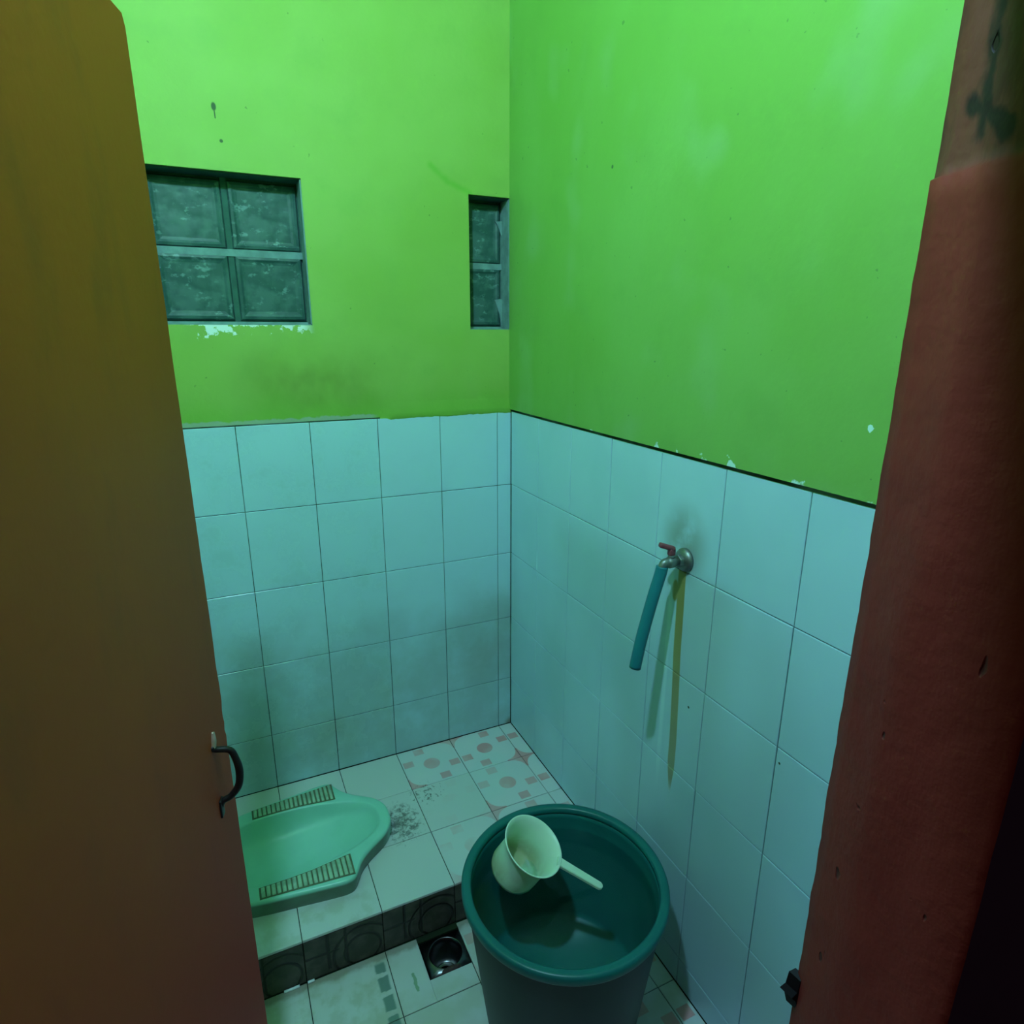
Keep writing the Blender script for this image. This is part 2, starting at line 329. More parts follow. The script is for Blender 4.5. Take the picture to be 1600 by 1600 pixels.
# ---------------------------------------------------------------- mesh helpers
def link(name, me, mats, parent=None, loc=(0, 0, 0), smooth=False):
    o = bpy.data.objects.new(name, me); C.objects.link(o)
    for m in (mats if isinstance(mats, (list, tuple)) else [mats]):
        if me.materials.find(MAT[m].name) < 0: me.materials.append(MAT[m])
    o.location = loc
    if parent: o.parent = parent
    if smooth:
        for p in me.polygons: p.use_smooth = True
    return o
def meshof(name, v, f):
    me = bpy.data.meshes.new(name); me.from_pydata([tuple(p) for p in v], [], f); me.update(); return me
def fixn(me):
    bm = bmesh.new(); bm.from_mesh(me); bmesh.ops.recalc_face_normals(bm, faces=bm.faces); bm.to_mesh(me); bm.free(); return me
def boxes(name, bl, mats, parent=None, loc=(0, 0, 0), slots=None):
    v, f, mi = [], [], []
    for i, (a, b) in enumerate(bl):
        k = len(v)
        v += [(x, y, z) for z in (a[2], b[2]) for y in (a[1], b[1]) for x in (a[0], b[0])]
        f += [tuple(k+j for j in q) for q in ((0, 2, 3, 1), (4, 5, 7, 6), (0, 1, 5, 4), (2, 6, 7, 3), (0, 4, 6, 2), (1, 3, 7, 5))]
        mi += [slots[i] if slots else 0]*6
    me = meshof(name, v, f); o = link(name, me, mats, parent, loc)
    for p, m in zip(me.polygons, mi): p.material_index = m
    return o
def bevelbox(name, size, mats, parent=None, loc=(0, 0, 0), bev=.003, seg=2, rot=None):
    bm = bmesh.new(); bmesh.ops.create_cube(bm, size=1)
    for v in bm.verts: v.co = Vector((v.co.x*size[0], v.co.y*size[1], v.co.z*size[2]))
    bmesh.ops.bevel(bm, geom=bm.edges[:], offset=bev, segments=seg, affect='EDGES', profile=.6)
    me = bpy.data.meshes.new(name); bm.to_mesh(me); bm.free()
    o = link(name, me, mats, parent, loc, True)
    if rot: o.rotation_euler = rot
    return o
def lathe(name, prof, mats, parent=None, loc=(0, 0, 0), n=64, closed=True):
    v, f = [], []
    for r, z in prof:
        for i in range(n):
            a = 2*math.pi*i/n; v.append((r*math.cos(a), r*math.sin(a), z))
    m = len(prof)
    for j in range(m-1):
        for i in range(n):
            f.append((j*n+i, j*n+(i+1) % n, (j+1)*n+(i+1) % n, (j+1)*n+i))
    if closed:
        if prof[0][0] > 1e-5: f.append(tuple(range(n))[::-1])
        if prof[-1][0] > 1e-5: f.append(tuple((m-1)*n+i for i in range(n)))
    me = fixn(meshof(name, v, f)); return link(name, me, mats, parent, loc, True)
def tube(name, pts, rad, mats, parent=None, n=14, loc=(0, 0, 0), caps=True, sub=6):
    P = [Vector(p) for p in pts]
    if sub > 1 and len(P) > 2:   # Catmull-Rom
        Q, R = [], []
        rr = rad if isinstance(rad, (list, tuple)) else [rad]*len(P)
        for i in range(len(P)-1):
            p0, p1, p2, p3 = P[max(i-1, 0)], P[i], P[i+1], P[min(i+2, len(P)-1)]
            for k in range(sub):
                t = k/sub
                Q.append(.5*((2*p1)+(p2-p0)*t+(2*p0-5*p1+4*p2-p3)*t*t+(3*p1-p0-3*p2+p3)*t**3)); R.append(rr[i]*(1-t)+rr[i+1]*t)
        Q.append(P[-1]); R.append(rr[-1])
    else:
        Q = P; R = rad if isinstance(rad, (list, tuple)) else [rad]*len(P)
    v, f = [], []; d = (Q[1]-Q[0]).normalized(); u = d.orthogonal().normalized()
    for i, q in enumerate(Q):
        t = (Q[min(i+1, len(Q)-1)]-Q[max(i-1, 0)]).normalized(); u = (u-t*u.dot(t)).normalized(); w_ = t.cross(u)
        for k in range(n):
            a = 2*math.pi*k/n; v.append(q+(u*math.cos(a)+w_*math.sin(a))*R[i])
    for i in range(len(Q)-1):
        for k in range(n): f.append((i*n+k, i*n+(k+1) % n, (i+1)*n+(k+1) % n, (i+1)*n+k))
    if caps: f.append(tuple(range(n))[::-1]); f.append(tuple((len(Q)-1)*n+k for k in range(n)))
    me = fixn(meshof(name, v, f)); return link(name, me, mats, parent, loc, True)
def struct(o): o['kind'] = 'structure'; return o
def tag(o, label, cat, group=None):
    o['label'] = label; o['category'] = cat
    if group: o['group'] = group
    return o
def empty(name, loc, rot=None):
    o = bpy.data.objects.new(name, None); C.objects.link(o); o.location = loc; o.empty_display_size = .05
    if rot: o.rotation_euler = rot
    return o
def tile(parent, mat, c, u, v, n, w0, w1, h0, h1, th=.007, name='tile', ch=.0012, tilt=.0003):
    """one tile: c = origin of the full tile (face plane), u/v/n axes, extents along u and v."""
    u, v, n = Vector(u), Vector(v), Vector(n); V, F = [], []
    tl = [random.uniform(-tilt, tilt) for _ in range(3)]
    def pt(a, b, d):
        k = tl[0]+tl[1]*(1 if a > (w0+w1)/2 else -1)+tl[2]*(1 if b > (h0+h1)/2 else -1) if d > -.002 else 0
        return u*a+v*b+n*(d+k-.0006)
    R = [(w0, h0), (w1, h0), (w1, h1), (w0, h1)]; I = [(w0+ch, h0+ch), (w1-ch, h0+ch), (w1-ch, h1-ch), (w0+ch, h1-ch)]
    V += [pt(a, b, -th) for a, b in R]+[pt(a, b, -ch*.8) for a, b in R]+[pt(a, b, 0) for a, b in I]
    for i in range(4):
        j = (i+1) % 4; F.append((i, j, 4+j, 4+i)); F.append((4+i, 4+j, 8+j, 8+i))
    F.append((8, 9, 10, 11)); F.append((3, 2, 1, 0))
    if u.cross(v).dot(n) < 0: F = [q[::-1] for q in F]
    return link(name, meshof(name, V, F), mat, parent, c)

# ---------------------------------------------------------------- room shell
XL, YF, CH = -1.55, -1.586, 3.0       # left wall, inner face of the front wall, ceiling
G = .0019                              # joint width
W1 = (-0.998, -0.618, TT+.272, TT+.647); W2 = (-0.140, -0.004, TT+.262, TT+.648)
def wall_back():
    xs = [XL-.15, W1[0], W1[1], W2[0], W2[1], .15]; T = .003
    bl, sl = [], []
    bl.append(((XL-.15, .0035, -.1), (.15, .16, TT+.003))); sl.append(1)       # tiled part: grout bed
    zt = CH+.1
    def B(x0, x1, z0, z1): bl.append(((x0, T, z0), (x1, .16, z1))); sl.append(0)
    B(xs[0], xs[5], TT+.003, min(W1[2], W2[2]))
    B(xs[0], xs[3], min(W1[2], W2[2]), W1[2]); B(xs[4], xs[5], min(W1[2], W2[2]), W1[2])
    top = max(W1[3], W2[3])
    B(xs[0], xs[1], W1[2], W1[3]); B(xs[2], xs[3], W1[2], W1[3]); B(xs[4], xs[5], W1[2], W1[3])
    B(xs[0], xs[3], W1[3], top); B(xs[4], xs[5], W1[3], top)
    B(xs[0], xs[5], top, zt)
    return struct(boxes('wall_back', bl, ['paint_back', 'grout'], slots=sl))
wb = wall_back()
wr = struct(boxes('wall_right', [((.0035, -1.8, -.1), (.15, .16, TT+.008)), ((-.006, -1.8, TT+.008), (.15, .0035, CH+.1))], ['paint_right', 'grout'], slots=[1, 0]))
# lumpy hand-laid edge where the green paint laps over the top of the tiles
def paint_lap():
    V, F = [], []; n = 60; x0, x1 = -.445, -.002
    for i in range(n+1):
        rp = min(1, i/6); x = x0+(x1-x0)*i/n; e = .006+.006*noise.noise(Vector((x*22, 1.3, 0)))+.004*noise.noise(Vector((x*70, 5, 0)))
        zb = TT-.002-e*.5+.0015*(i/n)
        V += [(x, .004, TT+.075), (x, .004-.0012*rp, TT+.042), (x, .004-.0044*rp, TT+.015), (x, .004-.0055*rp, zb+.003), (x, .001, zb)]
    for i in range(n):
        for k in range(4): a = i*5+k; F.append((a, a+1, a+6, a+5))
    me = fixn(meshof('plaster_lap', V, F)); return link('plaster_lap', me, 'paint_back', wb, smooth=True)
paint_lap()
struct(boxes('wall_left', [((XL-.15, -1.8, -.1), (XL-.0035, .16, TT+.003)), ((XL-.15, -1.8, TT+.003), (XL, .16, CH+.1))], ['paint_right', 'tile_other'], slots=[1, 0]))
struct(boxes('ceiling', [((XL-.15, -1.8, CH), (.15, .16, CH+.1))], 'white'))
FX, HX, DT = -.34, -1.18, 1.985        # door opening
struct(boxes('wall_front', [((FX, -1.725, -.1), (.15, YF, CH)), ((XL-.15, -1.725, -.1), (HX, YF, CH)), ((HX, -1.725, DT+.05), (FX, YF, CH)),
                            ((FX, -1.728, -.1), (1.6, -1.7251, CH)), ((-2.6, -1.728, -.1), (HX, -1.7251, CH)), ((HX, -1.728, DT+.05), (FX, -1.7251, CH)),
                            ((FX, YF, TT), (-.006, YF+.004, CH)), ((FX, YF, 0), (-.0, YF+.004, TT))],
             ['paint_right', 'hall', 'tile_other'], slots=[0, 0, 0, 1, 1, 1, 0, 2]))

# wall tiles: 20 x 25 cm
col_back = [(-.05, 0)]+[(-.05-.2*(i+1), -.05-.2*i) for i in range(7)]+[(XL, -1.45)]
rows = [(TT-.25*(i+1), TT-.25*i) for i in range(4)]+[(PF, TT-1.0)]
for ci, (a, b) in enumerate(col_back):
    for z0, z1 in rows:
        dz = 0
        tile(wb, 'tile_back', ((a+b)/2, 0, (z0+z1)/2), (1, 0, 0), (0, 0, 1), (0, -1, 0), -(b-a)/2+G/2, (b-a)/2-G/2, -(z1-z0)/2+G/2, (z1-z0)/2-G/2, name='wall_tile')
col_right = [(-.2*(i+1), -.2*i) for i in range(8)]
for a, b in col_right:
    rr = rows[:4]+([(PF, TT-1.0)] if a > -.61 else [(TT-1.25, TT-1.0), (0, TT-1.25)])
    for z0, z1 in rr:
        tile(wr, 'tile_right', (0, (a+b)/2, (z0+z1)/2), (0, 1, 0), (0, 0, 1), (-1, 0, 0), -(b-a)/2+G/2, (b-a)/2-G/2, -(z1-z0)/2+G/2, (z1-z0)/2-G/2, name='wall_tile')

# floors: lower floor and the raised platform, 20 cm printed tiles
DR = (-.565, -.447, -.732, -.622)       # floor drain cut-out
fl = struct(boxes('floor', [((XL-.15, -1.725, -.12), (DR[0], .16, -.003)), ((DR[1], -1.725, -.12), (.15, .16, -.003)),
                            ((DR[0], -1.725, -.12), (DR[1], DR[2], -.003)), ((DR[0], DR[3], -.12), (DR[1], .16, -.003))], 'grout'))
EY = -.607                              # platform edge
HX0, HX1, HY0, HY1 = -1.05, -.65, -.4, -.2   # pit below the pan
pl = struct(boxes('floor_platform', [((XL, EY+.006, -.003), (HX0, .0035, PF-.003)), ((HX1, EY+.006, -.003), (.0035, .0035, PF-.003)),
                                     ((HX0, EY+.006, -.003), (HX1, HY0, PF-.003)), ((HX0, HY1, -.003), (HX1, .0035, PF-.003)), ((HX0, HY0, -.003), (HX1, HY1, .03))], 'grout'))
cols = [(-.15+.2, -.05, 0.0)]+[(-.15-.2*i, -.25-.2*i, -.05-.2*i) for i in range(8)]
WEAR = {(1, 0): .12, (2, 0): .3, (1, 1): .3, (2, 1): 1.15, (0, 0): .2, (0, 1): .05, (2, 2): .75, (1, 2): .5, (0, 2): .4}
for ci, (cx, a, b) in enumerate(cols):
    a = max(a, XL+.002)
    for ri in range(3):
        if ci in (4, 5) and ri == 1: continue
        y1 = -.2*ri; y0 = max(-.2*(ri+1), EY); cy = -.2*ri-.1
        o = tile(pl, 'ftile', (cx, cy, PF), (1, 0, 0), (0, 1, 0), (0, 0, 1), a-cx+G/2, b-cx-G/2, y0-cy+G/2-(.007 if ri == 2 else 0), y1-cy-G/2, name='floor_tile')
        o['mirror'] = 1.0 if (ci+ri) % 2 else -1.0; o['wear'] = WEAR.get((ci, ri), 1.25)
    # riser
    o = tile(pl, 'riser', ((a+b)/2, EY, PF/2), (1, 0, 0), (0, 0, 1), (0, -1, 0), -(b-a)/2+G/2, (b-a)/2-G/2, -PF/2, PF/2-.010, name='riser_tile')
LY = [EY-.001, -.792]+[-.792-.2*(i+1) for i in range(4)]
def ftl(cx, cy, a, b, y0, y1, wear, par):
    o = tile(fl, 'ftile_low', (cx, cy, 0), (1, 0, 0), (0, 1, 0), (0, 0, 1), a-cx+G/2, b-cx-G/2, y0-cy+G/2, y1-cy-G/2, name='floor_tile')
    o['mirror'] = par; o['wear'] = wear
for ci, (cx, a, b) in enumerate(cols):
    a = max(a, XL+.002)
    for ri in range(len(LY)-1):
        y1, y0 = LY[ri], max(LY[ri+1], -1.60)
        if y1 < -1.59: continue
        cy = (LY[ri+1]+.1); par = 1.0 if (ci+ri) % 2 else -1.0; wear = {0: .1, 1: .15, 2: .5}.get(ci, 1.25)
        if ci == 3 and ri == 0:    # tile cut around the drain: an L left of it and in front of it
            ftl(cx, cy, a, DR[0]+G/2, y0, y1, 1.25, par); ftl(cx, cy, DR[0]-G/2, b, y0, DR[2], 1.25, par)
        else: ftl(cx, cy, a, b, y0, y1, wear, par)
# wet glints of sealant along the foot of the riser
for xa, xb in ((-.905, -.868), (-.848, -.832)):
    tube('wet_sealant_bead', [(xa, EY-.004, .002), ((xa+xb)/2, EY-.0045, .0025), (xb, EY-.004, .002)], .0035, 'wetcaulk', fl, n=8, sub=3)

# ---------------------------------------------------------------- glass block windows
def gblock(parent, cx, cz, w_, h_, yb):
    """glass block: rounded rim and a slightly sunken patterned face."""
    V, F = [], []; N = 4
    loops = [(0, .06), (0, .008), (.004, .0015), (.011, 0), (.017, .003), (.024, .0042)]
    for ins, d in loops:
        a, b = w_/2-ins, h_/2-ins
        V += [(-a, d, -b), (a, d, -b), (a, d, b), (-a, d, b)]
    for j in range(len(loops)-1):
        for i in range(4):
            k = (i+1) % 4; F.append((j*4+i, j*4+k, j*4+4+k, j*4+4+i))
    m = (len(loops)-1)*4; F.append((m, m+1, m+2, m+3)); F.append((3, 2, 1, 0))
    me = fixn(meshof('glass_block', V, F)); return link('glass_block', me, 'glass', parent, (cx, yb, cz))
def window(idx, x0, x1, z0, z1, nx, nz, cut=None):
    yb = .06; root = struct(empty('window_%d' % idx, ((x0+x1)/2, .06, z0)))
    L = Vector(root.location)
    bw, bh, mg = .19, (z1-z0)/nz, .009
    o = boxes('mortar_bed', [((x0, yb+.012, z0), (x1, .14, z1))], 'mortar_dark', root); o.location = -L
    o = boxes('reveal_tone_strip', [((x0, .012, z1-.003), (x1, yb+.01, z1)), ((x0, .012, z0), (x0+.003, yb+.01, z1))], 'mortar_dark', root); o.location = -L  # dark strips added to paint the soffit and left reveal in shade
    o = boxes('reveal_tone_strip', [((x1-.0035, .006, z0), (x1, yb+.01, z1-.003)), ((x0, .006, z0), (x1, yb+.01, z0+.003))], 'mortar', root); o.location = -L  # pale mortar strips, brightening the reveal side and sill that face the lamp
    for i in range(nz+1):
        z = z0+bh*i
        if i == nz: continue
        o = boxes('mortar_joint', [((x0, yb+.001, max(z-mg, z0)), (x1, yb+.02, z+mg))], 'mortar', root); o.location = -L
    for i in range(1, nx):
        x = x1-bw*i
        o = boxes('mortar_joint', [((x-.007, yb+.004, z0), (x+.007, yb+.02, z1))], 'mortar_dark', root); o.location = -L
    for i in range(nx):
        for k in range(nz):
            a, b = max(x0, x1-bw*(i+1))+.004, x1-bw*i-.004
            g = gblock(root, (a+b)/2, z0+bh*(k+.5)+(.004 if k == 0 else 0), b-a-.006, bh-.017, yb); g.location = Vector(g.location)-L
    return root
window(1, *W1, 2, 2); w2 = window(2, *W2, 1, 2)
# cement smears left on the right-hand edge of the narrow window
def smear(parent, pts, y, mat='mortar', th=.004):
    V = [(x, y-th, z) for x, z in pts]+[(x, y, z) for x, z in pts]; n = len(pts)
    F = [tuple(range(n)), tuple(range(2*n-1, n-1, -1))]+[(i, (i+1) % n, n+(i+1) % n, n+i) for i in range(n)]
    o = link('cement_smear', fixn(meshof('cement_smear', V, F)), mat, parent); o.location = -Vector(parent.location); return o
smear(w2, [(-.006, TT+.59), (-.03, TT+.588), (-.02, TT+.575), (-.012, TT+.555), (-.006, TT+.54)], .061)
smear(w2, [(-.006, TT+.358), (-.034, TT+.355), (-.025, TT+.335), (-.016, TT+.31), (-.012, TT+.285), (-.006, TT+.262)], .061)

# ---------------------------------------------------------------- door frame (right post, lintel, hinge post)
def jamb():
    NZ = 150; H = 2.03
    prof = [(-.33, -1.586), (-.400, -1.586), (-.405, -1.599), (-.411, -1.614), (-.416, -1.629), (-.420, -1.641), (-.4205, -1.66), (-.4205, -1.68), (-.4205, -1.70), (-.419, -1.7225), (-.416, -1.7285), (-.33, -1.7285)]
    V, F = [], []; zs = [H*i/NZ for i in range(NZ+1)]; zs += [1.6945, 1.6965]; zs = sorted(z for z in zs if not (1.688 < z < 1.703 and z not in (1.6945, 1.6965)))
    m = len(prof)
    for z in zs:
        for k, (x, y) in enumerate(prof):
            dx = 0
            if 1 <= k <= 10:
                dx = .0022*noise.noise(Vector((y*40, z*9, 2)))+.0012*noise.noise(Vector((y*90, z*38, 7)))
                if 1 <= k <= 4: dx += .0012*noise.noise(Vector((1, z*60, k*.3)))
                if z > 1.695 and 1 <= k <= 5: dx += (.0040, .0038, .0034, .003, .002)[k-1]+.002*noise.noise(Vector((y*60, z*22, 4)))
            V.append((x+dx, y, z))
    for j in range(len(zs)-1):
        for k in range(m):
            k2 = (k+1) % m; F.append((j*m+k, j*m+k2, (j+1)*m+k2, (j+1)*m+k))
    F.append(tuple(range(m))); F.append(tuple((len(zs)-1)*m+k for k in range(m)))
    me = fixn(meshof('trim_1', V, F)); o = struct(link('trim_1', me, ['jamb', 'hall'], smooth=True))
    for p in me.polygons:
        if p.center.y < -1.7275 and p.center.x > -.415: p.material_index = 1; p.use_smooth = False
    b = bevelbox('strike_bracket', (.006, .022, .034), 'iron', o, (-.402, -1.589, .875), .002)
    return o
# jagged broken strike on the inner arris
def strike(parent):
    pts = [(0, .0), (-.006, .004), (-.010, .018), (-.016, .024), (-.010, .030), (-.008, .046), (-.001, .050)]
    V = [(-.3975+x*.9, -1.582-x*.35, .20+z*1.0) for x, z in pts]+[(-.3975+x*.9+.002, -1.594-x*.2, .20+z) for x, z in pts]; n = len(pts)
    F = [tuple(range(n)), tuple(range(2*n-1, n-1, -1))]+[(i, (i+1) % n, n+(i+1) % n, n+i) for i in range(n)]
    return V, F
tj = jamb()
bpy.data.objects.remove(bpy.data.objects['strike_bracket'])
def put_strike():
    # bracket stands on the arris at the height seen just above the bottom of the picture
    V, F = strike(tj); zc = .885
    V = [(x, y, z-.20+zc) for x, y, z in V]
    link('broken_strike_plate', fixn(meshof('broken_strike_plate', V, F)), 'black', tj)
put_strike()
struct(boxes('trim_2', [((HX, -1.7285, 0), (-1.122, -1.586, 2.03))], 'jamb'))
struct(boxes('trim_3', [((-1.122, -1.7285, DT), (-.42, -1.586, 2.035))], 'jamb'))

# ---------------------------------------------------------------- door leaf, opened into the room
E_, N_ = Vector((.26, .966, 0)).normalized(), Vector((.966, -.26, 0)).normalized()
FREE = Vector((-.936, -.927, 0)); DW, TH = .70, .034
HING = FREE-E_*DW
def door():
    root = struct(empty('door_1', HING)); root.rotation_euler = (0, 0, math.atan2(E_.y, E_.x)); inv = root
    # local: x along the leaf, y = -N (away from the viewer's side), z up; outer face at y=0
    z0, z1, nz = .03, 1.945, 160
    V, F = [], []; zs = [z0+(z1-z0)*i/nz for i in range(nz+1)]
    def edge(z):
        e = DW+.0012*noise.noise(Vector((3, z*14, 0)))
        for zc, a, wd in ((1.005, .006, .02), (.975, .005, .012), (.945, .004, .012), (1.09, .0025, .03), (1.26, .002, .03)):
            e -= a*max(0, 1-abs(z-zc)/wd)
        if z > z1-.012: e -= .006*((z-(z1-.012))/.012)**2
        return e
    xs = [0, .1, .25, .4, .55, .65]
    for z in zs:
        e = edge(z)
        ring = [(x, 0) for x in xs]+[(e-.004, 0), (e, .003), (e+.0005, TH/2), (e, TH-.003), (e-.004, TH)]+[(x, TH) for x in reversed(xs)]
        V += [(x, y, z) for x, y in ring]
    m = len(ring)
    for j in range(nz):
        for k in range(m): k2 = (k+1) % m; F.append((j*m+k, j*m+k2, (j+1)*m+k2, (j+1)*m+k))
    F.append(tuple(range(m))[::-1]); F.append(tuple(nz*m+k for k in range(m)))
    link('door_leaf', fixn(meshof('door_leaf', V, F)), 'door', root)
    # bow pull handle
    hx = DW-.072; zt, zb = .985, .895
    h = tube('door_handle', [(hx-.004, .0015, zt+.006), (hx, -.004, zt), (hx+.004, -.022, zt-.006), (hx+.004, -.029, zt-.022), (hx+.004, -.032, (zt+zb)/2), (hx+.004, -.028, zb+.020), (hx+.002, -.016, zb+.004), (hx, -.004, zb-.002), (hx-.002, .0015, zb-.014)],
         [.004, .0048, .005, .0052, .0058, .0056, .0052, .0048, .004], 'iron', root, n=12)
    h['label'] = 'black bow pull handle'
    tube('handle_tip', [(hx-.002, -.001, zt), (hx+.002, -.002, zt+.014), (hx+.006, -.001, zt+.026)], [.004, .0045, .003], 'wornmetal', h, n=8)
    bevelbox('handle_foot', (.014, .003, .03), 'iron', h, (hx-.002, -.0016, zb-.012), .001)
    for zz in (.35, 1.0, 1.7):
        lathe('hinge_barrel', [(0, -.045), (.006, -.044), (.006, .044), (0, .045)], 'iron', root, (-.004, TH+.002, zz), 12)
    return root
door()

# ---------------------------------------------------------------- squat pan
def interp(tab, x):
    if x <= tab[0][0]: return tab[0][1]
    for (a, b), (c, d) in zip(tab, tab[1:]):
        if x <= c:
            t = (x-a)/(c-a); return b+(d-b)*t
    return tab[-1][1]
def smooth_closed(pts, n):
    P = [Vector((a, b)) for a, b in pts]; m = len(P); Q = []
    for i in range(m):
        p0, p1, p2, p3 = P[i-1], P[i], P[(i+1) % m], P[(i+2) % m]
        for k in range(8):
            t = k/8; Q.append(.5*((2*p1)+(p2-p0)*t+(2*p0-5*p1+4*p2-p3)*t*t+(3*p1-p0-3*p2+p3)*t**3))
    # resample by arc length
    L = [0]
    for i in range(len(Q)): L.append(L[-1]+(Q[(i+1) % len(Q)]-Q[i]).length)
    out = []
    for j in range(n):
        s = L[-1]*j/n
        i = max(k for k in range(len(Q)) if L[k] <= s)
        t = (s-L[i])/max(L[i+1]-L[i], 1e-9); out.append(Q[i].lerp(Q[(i+1) % len(Q)], t))
    return out
def pan():
    Y0 = -.318; ZT = PF+.05; X0 = -.80
    root = tag(empty('squat_toilet', (X0, Y0, PF)), 'mint green ceramic squat toilet pan set on the raised tiled platform', 'toilet')
    half = [(-.555, .0), (-.5565, .028), (-.564, .050), (-.580, .074), (-.600, .092), (-.628, .112), (-.652, .132), (-.672, .155), (-.685, .180), (-.697, .198), (-.716, .205), (-.745, .204), (-.845, .191), (-.925, .180), (-.99, .165), (-1.05, .13), (-1.085, .08), (-1.095, 0)]
    bh = [(-.586, 0), (-.590, .032), (-.604, .055), (-.63, .075), (-.665, .093), (-.705, .106), (-.76, .119), (-.82, .127), (-.90, .1295), (-.95, .123), (-1.0, .10), (-1.035, .06), (-1.045, 0)]
    mk = lambda h: [(x, y) for x, y in h]+[(x, -y) for x, y in reversed(h[1:-1])]
    N = 160
    def byang(loop):    # resample to equal angles about (-.80, 0)
        D = smooth_closed(loop, 1200); out = []
        A = [(math.atan2(p.y, p.x-X0), p) for p in D]
        A.sort(key=lambda q: q[0]); A = [(A[-1][0]-2*math.pi, A[-1][1])]+A+[(A[0][0]+2*math.pi, A[0][1])]
        i = 0
        for j in range(N):
            a = -math.pi+2*math.pi*j/N
            while A[i+1][0] < a: i += 1
            t = (a-A[i][0])/max(A[i+1][0]-A[i][0], 1e-9); out.append(A[i][1].lerp(A[i+1][1], min(max(t, 0), 1)))
        return out
    O, Bo = byang(mk(half)), byang(mk(bh))
    V, F = [], []
    def ring(fn): 
        for j in range(N): V.append(fn(j))
    def sc(p, s): return Vector((X0+(p.x-X0)*s, p.y*s))
    h = ZT-PF
    def off(j, d):       # inward offset of the outer loop
        t = (O[(j+1) % N]-O[j-1]).normalized(); nrm = Vector((-t.y, t.x)); return O[j]+nrm*d
    ring(lambda j: (*(off(j, .006)-Vector((X0, 0))), -.002))
    ring(lambda j: (*(off(j, .004)-Vector((X0, 0))), .004))
    ring(lambda j: (*(off(j, .001)-Vector((X0, 0))), h-.012))
    ring(lambda j: (*(off(j, .001)-Vector((X0, 0))), h-.007))
    ring(lambda j: (*(off(j, .004)-Vector((X0, 0))), h-.002))
    ring(lambda j: (*(off(j, .009)-Vector((X0, 0))), h))
    ring(lambda j: (*(off(j, .009).lerp(Bo[j], .5)-Vector((X0, 0))), h))
    ring(lambda j: (*(sc(Bo[j], 1.03)-Vector((X0, 0))), h-.0002))
    for s, d in ((1.0, .0012), (.988, .0045), (.97, .012), (.95, .024), (.925, .038), (.89, .052), (.84, .063), (.76, .071), (.64, .077), (.48, .082), (.33, .086), (.17, .089)):
        def fn(j, s=s, d=d):
            p = sc(Bo[j], s); dm = interp([(-1.03, 1.0), (-.85, 1.0), (-.72, .74), (-.62, .42), (-.58, .36)], p.x)
            return (p.x-X0, p.y, h-d*dm)
        ring(fn)
    V.append((0, 0, h-.090*.95)); nr = (len(V)-1)//N
    for r in range(nr-1):
        for j in range(N): F.append((r*N+j, r*N+(j+1) % N, (r+1)*N+(j+1) % N, (r+1)*N+j))
    for j in range(N): F.append(((nr-1)*N+j, (nr-1)*N+(j+1) % N, len(V)-1))
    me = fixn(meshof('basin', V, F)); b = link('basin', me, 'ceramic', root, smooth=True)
    # water outlet towards the rear, hidden by the door
    lathe('outlet_hole', [(0, .0), (.036, .0), (.040, .0015), (.036, .003), (0, .0015)], 'black', root, (-.17, 0, h-.0885), 24)
    # ribbed foot rests
    for s in (1, -1):
        x0, x1 = -.932, -.698; n = 18
        inner = lambda x: interp([(-.932, .1335), (-.865, .1340), (-.80, .1315), (-.70, .118)], x)
        outer = lambda x: interp([(-.932, .170), (-.698, .190)], x)
        V2, F2 = [], []
        for i in range(25):
            x = x0-.003+(x1-x0+.006)*i/24; V2 += [(x-X0, s*(inner(x)-.001), h), (x-X0, s*(inner(x)-.001), h+.0012), (x-X0, s*(outer(x)+.001), h+.0012), (x-X0, s*(outer(x)+.001), h)]
        for i in range(24):
            for k in range(4): k2 = (k+1) % 4; F2.append((i*4+k, i*4+k2, i*4+4+k2, i*4+4+k))
        F2 += [(0, 1, 2, 3), (99, 98, 97, 96)]
        fr = link('foot_rest', fixn(meshof('foot_rest', V2, F2)), 'grime', root); fr['label'] = 'ribbed foot rest dark with dirt'
        for i in range(n):
            x = x0+(x1-x0)*(i+.5)/n; a, c = inner(x), outer(x); rw = .0047 if (s < 0 or i < 8) else .0040
            bevelbox('rib', (rw*2, (c-a)-.004, .004), 'rib' if (i+s) % 3 else 'rib', fr, (x-X0, s*(a+c)/2, h+.0022), .0016, 1)
    return root
pan()

